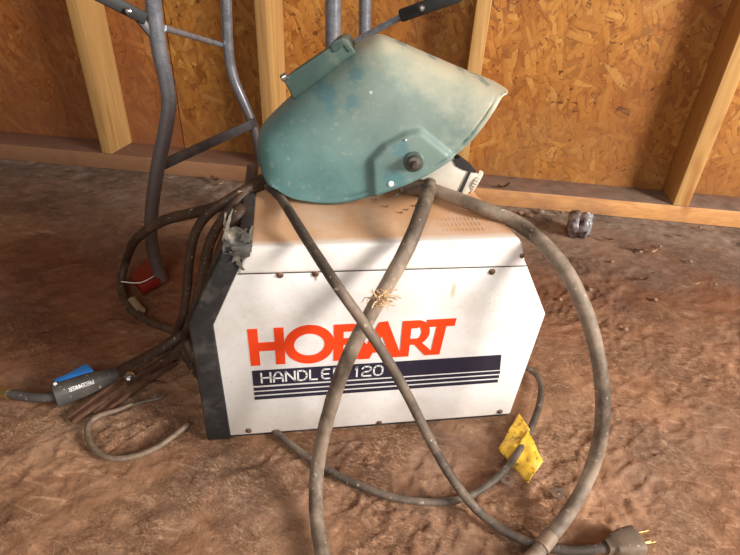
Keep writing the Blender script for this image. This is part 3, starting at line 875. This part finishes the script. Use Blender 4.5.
# cord on the floor behind, with the yellow tag
fc = tube_obj('floor_cord', [(0.0431, 0.0266, 0.0055), (0.0600, 0.0033, 0.0055), (0.0789, -0.0194, 0.0055), (0.1098, -0.0524, 0.0060), (0.1502, -0.0858, 0.0060), (0.1976, -0.1141, 0.0060), (0.2455, -0.1291, 0.0060), (0.2872, -0.1308, 0.0060), (0.3247, -0.1184, 0.0070), (0.3595, -0.0972, 0.0100), (0.3915, -0.0682, 0.0140), (0.4222, -0.0314, 0.0120), (0.4527, 0.0132, 0.0100), (0.4701, 0.0510, 0.0080), (0.4715, 0.0785, 0.0070), (0.4560, 0.0948, 0.0060), (0.4297, 0.0972, 0.0060)], .0048, M_cord, None, 12, wob=.06)
tag(fc, 'thin dark cord lying on the floor before the machine, curving round its right corner', 'cord')
def sheet_strip(bm, quads, th=.0008, n=8):
    pass
ytag = empty('warning_tag', (0.3909, -0.0737, 0.0000))
tag(ytag, 'crumpled yellow tag folded round the thin cord at the right corner of the machine', 'tag')
def tagpiece(name, corners, sag, seed):
    """corners: 4 world points; bilinear sheet with crumple"""
    A, Bc, C, D = [Vector(c) for c in corners]
    nz = (Bc - A).cross(D - A).normalized()
    N = 14; g = []; bm = bmesh.new()
    for i in range(N + 1):
        row = []
        for j in range(N + 1):
            s, t = i / N, j / N
            p = A * (1 - s) * (1 - t) + Bc * s * (1 - t) + C * s * t + D * (1 - s) * t
            p = p + nz * (sag * math.sin(PI * t) + noise.noise(p * 70 + Vector((seed, 0, 0))) * .0055)
            p.z = max(p.z, .0022)
            row.append(bm.verts.new(p))
        g.append(row)
    for i in range(N):
        for j in range(N): bm.faces.new((g[i][j], g[i + 1][j], g[i + 1][j + 1], g[i][j + 1]))
    o = to_obj(name, bm, M_yellow, ytag)
    m = o.modifiers.new('t', 'SOLIDIFY'); m.thickness = .0007; m.offset = 0
    return o
tagpiece('tag_flap', [(0.3630, -0.0606, 0.0060), (0.3725, -0.0861, 0.0060), (0.4134, -0.0428, 0.0180), (0.4084, -0.0131, 0.0180)], .002, 1)
tagpiece('tag_flap', [(0.3709, -0.0827, 0.0060), (0.3854, -0.1161, 0.0030), (0.4149, -0.0904, 0.0100), (0.4085, -0.0457, 0.0220)], .004, 5)

# coiled cables at the left of the machine
lead = tube_obj('ground_cable', [(0.0836, 0.1651, 0.3130), (0.0632, 0.1442, 0.3130), (0.0486, 0.1300, 0.3130), (0.0332, 0.1300, 0.3064), (0.0094, 0.1300, 0.2902), (-0.0316, 0.1500, 0.2694), (-0.0733, 0.1700, 0.2495), (-0.1139, 0.2000, 0.2135), (-0.2080, 0.3844, 0.0500), (-0.2197, 0.3704, 0.0200), (-0.2061, 0.3243, 0.0120), (-0.1813, 0.2840, 0.0100), (-0.1455, 0.2507, 0.0100), (-0.1089, 0.2266, 0.0120), (-0.0865, 0.2042, 0.0120), (-0.0950, 0.1731, 0.0100), (-0.1149, 0.1461, 0.0110), (-0.1294, 0.1287, 0.0120)], .0072, M_cable, None, 12, wob=.06)
tag(lead, 'brown cable in the widest loop left of the machine, with a pale band', 'cable')
c2 = tube_obj('coiled_cable', [(0.0890, 0.1677, 0.3160), (0.0660, 0.1453, 0.3180), (0.0488, 0.1295, 0.3160), (0.0315, 0.1200, 0.3086), (0.0057, 0.1200, 0.2940), (-0.0134, 0.1200, 0.2776), (-0.0290, 0.1200, 0.2519), (-0.0406, 0.1200, 0.2125), (-0.0494, 0.1200, 0.1673), (-0.0608, 0.1200, 0.1246), (-0.0951, 0.2056, 0.0200), (-0.0825, 0.1720, 0.0100), (-0.0589, 0.1264, 0.0080), (-0.0316, 0.0899, 0.0080)], .0062, M_cable, None, 12, wob=.06)
tag(c2, 'brown cable hanging down beside the torn black frame, leftmost of the close-set coils', 'cable')
c3 = tube_obj('coiled_cable', [(0.0942, 0.1753, 0.3140), (0.0710, 0.1544, 0.3180), (0.0511, 0.1391, 0.3170), (0.0376, 0.1200, 0.3084), (0.0222, 0.1000, 0.2983), (0.0070, 0.1000, 0.2793), (-0.0086, 0.1000, 0.2496), (-0.0209, 0.1000, 0.2090), (-0.0343, 0.1000, 0.1642), (-0.0484, 0.1000, 0.1272), (-0.0774, 0.1775, 0.0300), (-0.0647, 0.1517, 0.0100), (-0.0353, 0.0985, 0.0080)], .0064, M_cable, None, 12, wob=.06)
tag(c3, 'brown cable between two others in the close-set coils beside the torn black frame', 'cable')
# gun cable + torch
gun = empty('welding_gun', (-0.2118, 0.1148, 0.0000))
tag(gun, 'welding gun with a blue trigger and brass tip on the floor, far left', 'welding gun')
tube_obj('gun_cable', [(0.0970, 0.1818, 0.3140), (0.0735, 0.1543, 0.3180), (0.0547, 0.1411, 0.3160), (0.0400, 0.1500, 0.2938), (0.0337, 0.1200, 0.2918), (0.0349, 0.0650, 0.3110), (0.0237, 0.0650, 0.2900), (0.0102, 0.0650, 0.2600), (-0.0047, 0.0650, 0.2226), (-0.0194, 0.0700, 0.1857), (-0.0365, 0.0800, 0.1493), (-0.0773, 0.1877, 0.0400), (-0.1010, 0.1840, 0.0220), (-0.1284, 0.1613, 0.0170), (-0.1541, 0.1399, 0.0160), (-0.1724, 0.1190, 0.0170)], lambda t: .0078 if t < .75 else .0078 + (t - .75) * .010, M_cable, gun, 14, wob=.04)
ga, gb = Vector((-0.1700, 0.1220, 0.0180)), Vector((-0.2471, 0.0829, 0.0200))
gx = (gb - ga).normalized(); gr = frame(gx, None, (0, 0, 1)); gy, gz = gr.col[1], gr.col[2]
L = (gb - ga).length
bm = bmesh.new(); rings = []
secs = [(0, .010, .010), (.18, .0115, .012), (.32, .013, .014), (.5, .0135, .0152), (.85, .0145, .0158), (.90, .0158, .017), (.985, .0155, .0168), (1., .013, .014)]
for t, w, hh in secs:
    ring = []
    for k in range(24):
        a = 2 * PI * k / 24; ca, sa = math.cos(a), math.sin(a); e = .7
        ring.append(bm.verts.new(ga + gx * (t * L) + gy * (w * math.copysign(abs(ca) ** e, ca)) + gz * (hh * math.copysign(abs(sa) ** e, sa))))
    rings.append(ring)
for A, Bq in zip(rings, rings[1:]):
    for k in range(24): bm.faces.new((A[k], A[(k + 1) % 24], Bq[(k + 1) % 24], Bq[k]))
bm.faces.new(rings[0][::-1]); bm.faces.new(rings[-1])
handle = to_obj('handle', bm, M_gun, gun)
# the side turned to the back of the room carries the trigger
bk = gy if gy.y > 0 else -gy
bm = bmesh.new()
tp = [(.34, .010), (.36, .020), (.40, .0300), (.45, .0315), (.56, .0270), (.70, .0225), (.88, .0205), (.94, .0170), (.92, .010)]
prism(bm, [(L * a, b) for a, b in tp], .002, .0135, lambda a, b, c: ga + gx * a + bk * b + gz * c); bevel(bm, .0012, 2)
to_obj('trigger', bm, M_blue, gun)
bm = bmesh.new(); lathe(bm, [(.0026, 0), (.0024, .0012)], ga + gx * (L * .93) + gz * .0165 - bk * -.004, gz * 1 - bk * .2, 12)
to_obj('handle_screw', bm, M_ink_white, gun)
# lettering reads from the neck side: upside down in the picture
nrm = (gz * .72 - bk * .70).normalized(); upv = (-gz * .70 - bk * .72).normalized()
org = ga + gx * (L * .40) + nrm * .0154
stroke_text('PIECEMAKER', 0., -.0022, .0052, .0026, .0008, .0009, 0., M_ink_white, 'handle_lettering', ax=lambda a, b, c: org + gx * a + upv * b - nrm * (c - .0008), parent=gun)
tube_obj('gun_neck', [(-0.2444, 0.0826, 0.0200), (-0.2607, 0.0823, 0.0180), (-0.2844, 0.0883, 0.0160), (-0.3097, 0.0985, 0.0140), (-0.3382, 0.1090, 0.0120), (-0.3655, 0.1165, 0.0110)], .0068, M_gun, gun, 14)
tube_obj('nozzle', [(-0.3128, 0.0997, 0.0139), (-0.3257, 0.1049, 0.0130), (-0.3441, 0.1106, 0.0120)], .0082, M_brass, gun, 14)
tube_obj('contact_tip', [(-0.3414, 0.1103, 0.0120), (-0.3802, 0.1199, 0.0110)], .0055, M_brass, gun, 12)

# ground clamp
clamp = empty('ground_clamp', (-0.1580, 0.1159, 0.0000))
tag(clamp, 'rusty ground clamp with a bolt lying on the floor left of the machine', 'clamp')
def bar(name, a, b, w, th, mat, parent, tip=1.):
    a, b = Vector(a), Vector(b); x = (b - a).normalized(); r = frame(x, None, (0, 0, 1)); y = r.col[1]; z = r.col[2]
    Lb = (b - a).length
    bm = bmesh.new()
    N = 10; R = []
    for k in range(N + 1):
        t = k / N; ww = w * (1 - (1 - tip) * t) / 2 * (1 + .1 * noise.noise(Vector((k * 1.3, w * 100, 0))))
        lift = th * .8 * math.sin(t * PI * 1.2)
        c = a + x * (Lb * t) + z * lift
        sec = [(-ww, -th * .3), (-ww, th * 1.1), (-ww + th * .7, th * 1.1), (-ww + th * .7, th * .4), (ww - th * .7, th * .4), (ww - th * .7, th * 1.1), (ww, th * 1.1), (ww, -th * .3)]
        R.append([bm.verts.new(c + y * p + z * q) for p, q in sec])
    for A, Bq in zip(R, R[1:]):
        for k in range(8): bm.faces.new((A[k], A[(k + 1) % 8], Bq[(k + 1) % 8], Bq[k]))
    bm.faces.new(R[0][::-1]); bm.faces.new(R[-1])
    return to_obj(name, bm, mat, parent)
bar('jaw', (-0.0944, 0.1708, 0.0120), (-0.2194, 0.0485, 0.0060), .024, .005, M_rust, clamp, .6)
bar('jaw', (-0.0990, 0.1545, 0.0060), (-0.1877, 0.0562, 0.0040), .020, .004, M_rust, clamp, .7)
bm = bmesh.new(); lathe(bm, [(.0085, 0), (.0085, .003), (.0062, .0032), (.0062, .008), (.0045, .009)], (-0.1519, 0.1150, 0.0160), (0.1, -.2, 1), 6); to_obj('bolt', bm, M_steel, clamp)
tube_obj('spring_pin', [(-0.1273, 0.1351, 0.0140), (-0.1613, 0.1044, 0.0140)], .003, M_rust, clamp, 10, sp=False)

# thin cord loop and wire hook in the left foreground
o = tube_obj('thin_cord', [(-0.0585, 0.0262, 0.0050), (-0.0724, 0.0105, 0.0045), (-0.0927, -0.0094, 0.0045), (-0.1184, -0.0213, 0.0045), (-0.1479, -0.0229, 0.0045), (-0.1748, -0.0042, 0.0045), (-0.1901, 0.0206, 0.0045), (-0.1925, 0.0449, 0.0050), (-0.1804, 0.0555, 0.0060), (-0.1612, 0.0592, 0.0060), (-0.1419, 0.0706, 0.0060)], lambda t: .0042 if t < .8 else .0042 - (t - .8) * .008, M_wire, None, 12, wob=.08)
tag(o, 'short grey cord bent in a loop on the floor left of the machine front corner', 'cord')
bm = bmesh.new()
tube(bm, spline([(-0.1662, 0.0578, 0.0060), (-0.1418, 0.0696, 0.0050), (-0.1184, 0.0770, 0.0050), (-0.1084, 0.0770, 0.0060), (-0.1002, 0.0792, 0.0070), (-0.0977, 0.0860, 0.0080)]), .0014, 8)
tube(bm, spline([(-0.1070, 0.0769, 0.0060), (-0.1109, 0.0853, 0.0080), (-0.1091, 0.0932, 0.0100)]), .0011, 8)
tag(to_obj('wire_hook', bm, M_steel), 'thin bright wire ending in a small forked hook beside the grey cord loop', 'wire')

# red flag on the outer cable loop
rt = empty('red_clip', (-0.1797, 0.3831, 0.0000))
tag(rt, 'red plastic clip beside the foot of the left table leg', 'clip')
bm = bmesh.new()
rc = [(-0.2072, 0.3852, 0.0000), (-0.1913, 0.4463, 0.0000), (-0.1446, 0.3804, 0.0000), (-0.1790, 0.3415, 0.0000)]
prism(bm, [(p[0], p[1]) for p in rc], .003, .019, lambda a, b, c: Vector((a, b, c))); bevel(bm, .003, 2)
to_obj('clip_body', bm, M_redtag, rt)
tube_obj('clip_wire', [(-0.2155, 0.3566, 0.0260), (-0.1831, 0.3558, 0.0215), (-0.1627, 0.3786, 0.0205), (-0.1488, 0.4017, 0.0180)], .0008, M_ink_white, rt, 6)
tube_obj('cable_label', [(-0.1902, 0.3142, 0.0130), (-0.1689, 0.2819, 0.0120)], .0079, M_tape, lead, 14)
lead.children[-1]['label'] = 'pale band round the cable'

# crushed drinks can by the wall plate
can = empty('crushed_can', (0.7485, 0.4877, 0.0000))
tag(can, 'small crushed silver can lying on the floor near the wall plate', 'can')
cc = Vector((0.7482, 0.4922, 0.0000)) + Vector((0, .020, .0285)); CK = 1.38
cax = Vector((.86, -.50, .10)).normalized()
bm = bmesh.new()
X = Vector((0, 0, 1)); X = (X - cax * X.dot(cax)).normalized(); Y = cax.cross(X)
prof = [(a_ * CK, b_ * CK) for a_, b_ in [(-.0175, .010), (-.0170, .017), (-.014, .0215), (-.009, .0235), (-.004, .0232), (-.001, .0205), (.002, .0222), (.006, .0240), (.010, .0235), (.0125, .020), (.0135, .0205), (.0150, .0205), (.0150, .0185), (.0125, .0175), (.012, .004)]]
rings = []
for h_, r in prof:
    ring = []
    for k in range(40):
        a = 2 * PI * k / 40
        d = Vector((math.cos(a), math.sin(a), h_ * 30))
        rr_ = r * (1 + .14 * noise.noise(d * 1.6) + .10 * noise.noise(d * 4)) * (1 if abs(h_) < .0125 else 1)
        ring.append(bm.verts.new(cc + cax * (h_ * 1.1 + .003 * noise.noise(d * 2 + Vector((3, 3, 3)))) + X * (rr_ * .95 * math.cos(a)) + Y * (rr_ * math.sin(a) * .9)))
    rings.append(ring)
for A, Bq in zip(rings, rings[1:]):
    for k in range(40): bm.faces.new((A[k], A[(k + 1) % 40], Bq[(k + 1) % 40], Bq[k]))
bm.faces.new(rings[0][::-1]); bm.faces.new(rings[-1])
t = NT('can_print', .42, .35)
k = t.vor(90, co=t.map(scale=(1, 1, 1)))
col = t.ramp(t.noise(60, 3), [(.35, s2l((46, 38, 38))), (.48, s2l((118, 104, 102))), (.6, s2l((150, 140, 140))), (.8, s2l((196, 194, 198)))])
lab = t.math('MULTIPLY', t.rng(t.sep(t.co)[0], .002, .006), t.rng(t.noise(110, 2), .42, .50))
col = t.mix(lab, col, s2l((206, 216, 220)))
M_can = t.done(col)
to_obj('can_body', bm, M_can, can, angle=60)
M_canend = simple('can_end_metal', (196, 200, 204), .4, .3, var=.25, scale=120, dust=(.5, .56), dustc=(70, 84, 90))
bm = bmesh.new()
lathe(bm, [(.0165 * CK, 0), (.0165 * CK, .0012), (.015 * CK, .0012)], cc + cax * .0172 * CK, cax, 28)
to_obj('can_end', bm, M_canend, can)

# washers
def washer(pt, r, label, tilt):
    c = Vector(pt); ax = Vector(tilt).normalized()
    bm = bmesh.new()
    X = Vector((1, 0, 0)); X = (X - ax * X.dot(ax)).normalized(); Y = ax.cross(X); n = 28; R = []
    for rr_, h_ in ((r * .36, 0), (r, 0), (r, .0022), (r * .36, .0022)):
        R.append([bm.verts.new(c + ax * h_ + X * (rr_ * math.cos(2 * PI * k / n)) + Y * (rr_ * math.sin(2 * PI * k / n))) for k in range(n)])
    for i in range(4):
        A, Bq = R[i], R[(i + 1) % 4]
        for k in range(n): bm.faces.new((A[k], A[(k + 1) % n], Bq[(k + 1) % n], Bq[k]))
    tag(to_obj('steel_washer', bm, M_washer, angle=30), label, 'washer', 'washers on the floor')
washer((0.3606, -0.1064, 0.0015), .0095, 'dirty steel washer under the thin cord beside the yellow tag', (.05, 0, 1))
washer((0.4196, -0.1331, 0.0010), .0085, 'dirty steel washer half buried in dirt beside the thick hose', (-.12, .1, 1))

# loose dirt clumps, chips and leaves
def clump(seed, r):
    bm = bmesh.new(); bmesh.ops.create_icosphere(bm, subdivisions=3, radius=r)
    for v in bm.verts:
        d = v.co.normalized()
        v.co *= 1 + .55 * noise.noise(d * 1.8 + Vector((seed, 0, 0))) + .25 * noise.noise(d * 5 + Vector((0, seed, 0)))
        v.co.z *= .55
    return bm
clumps = []
for i in range(4):
    bm = clump(i * 7.7, .008); me_o = to_obj('dirt_clump', bm, M_clump, angle=180); clumps.append(me_o)
spots = [(0.6514, 0.6240, 0.0000), (0.6707, 0.6074, 0.0000), (0.7066, 0.6262, 0.0000), (0.6240, 0.6049, 0.0000), (0.7121, 0.5897, 0.0000), (0.7580, 0.6181, 0.0000), (0.8572, 0.4285, 0.0000), (1.0685, 0.5240, 0.0000), (0.9160, 0.4459, 0.0000), (0.7721, 0.3935, 0.0000), (0.6749, 0.2979, 0.0000), (0.9473, 0.3812, 0.0000), (0.9457, 0.2946, 0.0000), (0.7892, 0.2557, 0.0000), (0.6814, 0.1739, 0.0000), (0.6000, 0.2707, 0.0000)]
labs = ['lumpy dirt clump close to the wall plate behind the hose loop', 'dirt clump beside the crushed can', 'dirt clump on bare floor at the right']
def place(o, p, s, rz, lab, cat, grp):
    o.location = Vector(p) + Vector((0, 0, .002)); o.scale = (s, s, s); o.rotation_euler = (0, 0, rz); tag(o, lab, cat, grp)
rc_ = random.Random(3)
for i, p in enumerate(spots):
    if i < 4: o = clumps[i]
    else: o = clumps[i % 4].copy(); COL.objects.link(o)
    near = i < 5
    lab = 'grey dirt clump in the row along the wall plate behind the hose loop' if i < 6 else 'small dirt clump scattered on the open floor right of the hose loop'
    place(o, p, rc_.uniform(.7, 1.25) if near else rc_.uniform(.3, .6), rc_.uniform(0, 6), lab, 'dirt clump', 'dirt clumps along the wall plate' if i < 6 else 'dirt clumps on the open floor')
def chip(pt, L, w, rz, lab, mat, name, curl=.3, grp=None, cat='chip', off=.004):
    bm = bmesh.new(); N = 8; g = []
    for i in range(N + 1):
        t = i / N * 2 - 1; ww = w * (1 - t * t * .8)
        row = []
        for j in range(5):
            q = j / 4 * 2 - 1
            row.append(bm.verts.new((t * L / 2, q * ww / 2, curl * (t * t * L * .3 + q * q * w * .4) + noise.noise(Vector((t * 3, q * 3, L * 300))) * L * .08)))
        g.append(row)
    for i in range(N):
        for j in range(4): bm.faces.new((g[i][j], g[i + 1][j], g[i + 1][j + 1], g[i][j + 1]))
    bmesh.ops.solidify(bm, geom=bm.faces[:], thickness=.0008)
    o = to_obj(name, bm, mat)
    o.location = Vector(pt) + Vector((0, 0, off)); o.rotation_euler = (0, 0, rz)
    return tag(o, lab, cat, grp)
chip((-0.0949, 0.8356, 0.0000), .030, .014, 2.4, 'curled dry leaf on the floor by the wall plate between the table legs', M_leaf, 'dry_leaf', .9, cat='leaf')
chip((-0.0753, 0.8107, 0.0000), .018, .007, .6, 'small pale curled leaf scrap beside the larger dry leaf near the wall plate', M_straw, 'leaf_scrap', .9, cat='leaf')
chip((0.6205, 0.6809, 0.0380), .034, .012, .2, 'curled dry leaf lying on top of the wall plate right of the helmet', M_leaf, 'dry_leaf', .9, cat='leaf')
chip((0.8053, 0.4796, 0.0000), .026, .008, -.5, 'dark curled wood chip on the floor right of the crushed can', M_leaf, 'wood_chip', .5)
chip((0.8595, 0.4325, 0.0000), .045, .008, -.15, 'long dark wood sliver on the floor below the right stud', M_leaf, 'wood_chip', .3)
chip((0.8847, 0.4182, 0.0000), .022, .008, .5, 'pale dry chip at the end of the long dark sliver', M_straw, 'wood_chip', .6)
chip((0.9814, 0.4865, 0.0000), .022, .006, -.6, 'thin brown chip on the floor under the right stud base', M_leaf, 'wood_chip', .4)
chip((0.7991, 0.3199, 0.0000), .026, .010, .1, 'flat brown chip on the open floor right of the hose loop', M_leaf, 'wood_chip', .5)
chip((0.9050, 0.2942, 0.0000), .016, .006, .2, 'tiny pale chip on the open floor near the right edge', M_straw, 'wood_chip', .5)
chip((0.6481, 0.5493, 0.0000), .014, .007, .9, 'tiny dark leaf scrap on the floor behind the hose loop', M_leaf, 'leaf_scrap', .7, cat='leaf')
chip((0.2314, 0.1098, 0.3060), .010, .004, .9, 'small pale paper scrap on the machine top under the helmet edge', M_ink_white, 'paper_scrap', .4, cat='scrap', off=.002)
rc_ = random.Random(5)
cs = [(0.2031, 0.1027, 0.3060), (0.2152, 0.0828, 0.3060), (0.2387, 0.0735, 0.3060), (0.2223, 0.1103, 0.3060), (0.2298, 0.0661, 0.3060), (0.2508, 0.0836, 0.3060)]
base = None
for i, p in enumerate(cs):
    o = clumps[i % 4].copy(); COL.objects.link(o)
    place(o, p, rc_.uniform(.14, .24), rc_.uniform(0, 6), 'tiny dirt crumb on the dusty top of the machine beside the hose', 'dirt clump', 'dirt crumbs on the machine top')
    o.location.z -= .0012

# ================================================================== light, camera, look
w = bpy.data.worlds.new('shed_air'); S.world = w; w.use_nodes = True
bg = w.node_tree.nodes['Background']; bg.inputs[0].default_value = (1.0, .72, .5, 1); bg.inputs[1].default_value = .085

def area(name, loc, target, sx, sy, power, color):
    d = bpy.data.lights.new(name, 'AREA'); d.shape = 'RECTANGLE'; d.size = sx; d.size_y = sy; d.energy = power; d.color = color
    o = bpy.data.objects.new(name, d); COL.objects.link(o); o.location = loc
    o.rotation_euler = (Vector(target) - Vector(loc)).to_track_quat('-Z', 'Y').to_euler()
    return o
area('doorway_daylight', (2.28, -1.45, 1.3), (.25, .2, .15), .72, 1.0, 145, (1., .965, .925))
area('front_fill', (-.25, -2.0, 1.7), (.2, .1, .15), 1.1, 1.6, 36, (1., .975, .96))  # added soft fill from behind the camera, not a known opening

cam = bpy.data.cameras.new('camera'); co = bpy.data.objects.new('camera', cam); COL.objects.link(co)
cam.sensor_width = 36; cam.lens = 27.0; cam.clip_start = .01
Rm = Matrix([[0.9898494, 0.0416494, -0.1358807], [-0.1355713, 0.5636075, -0.8148417], [0.0426457, 0.824992, 0.563533]]).to_4x4()
co.matrix_world = Matrix.Translation((0.0961, -0.5237, 0.6205)) @ Rm
S.camera = co
S.view_settings.view_transform = 'Standard'; S.view_settings.look = 'None'; S.view_settings.gamma = 1
S.view_settings.use_curve_mapping = False; S.view_settings.exposure = 0.
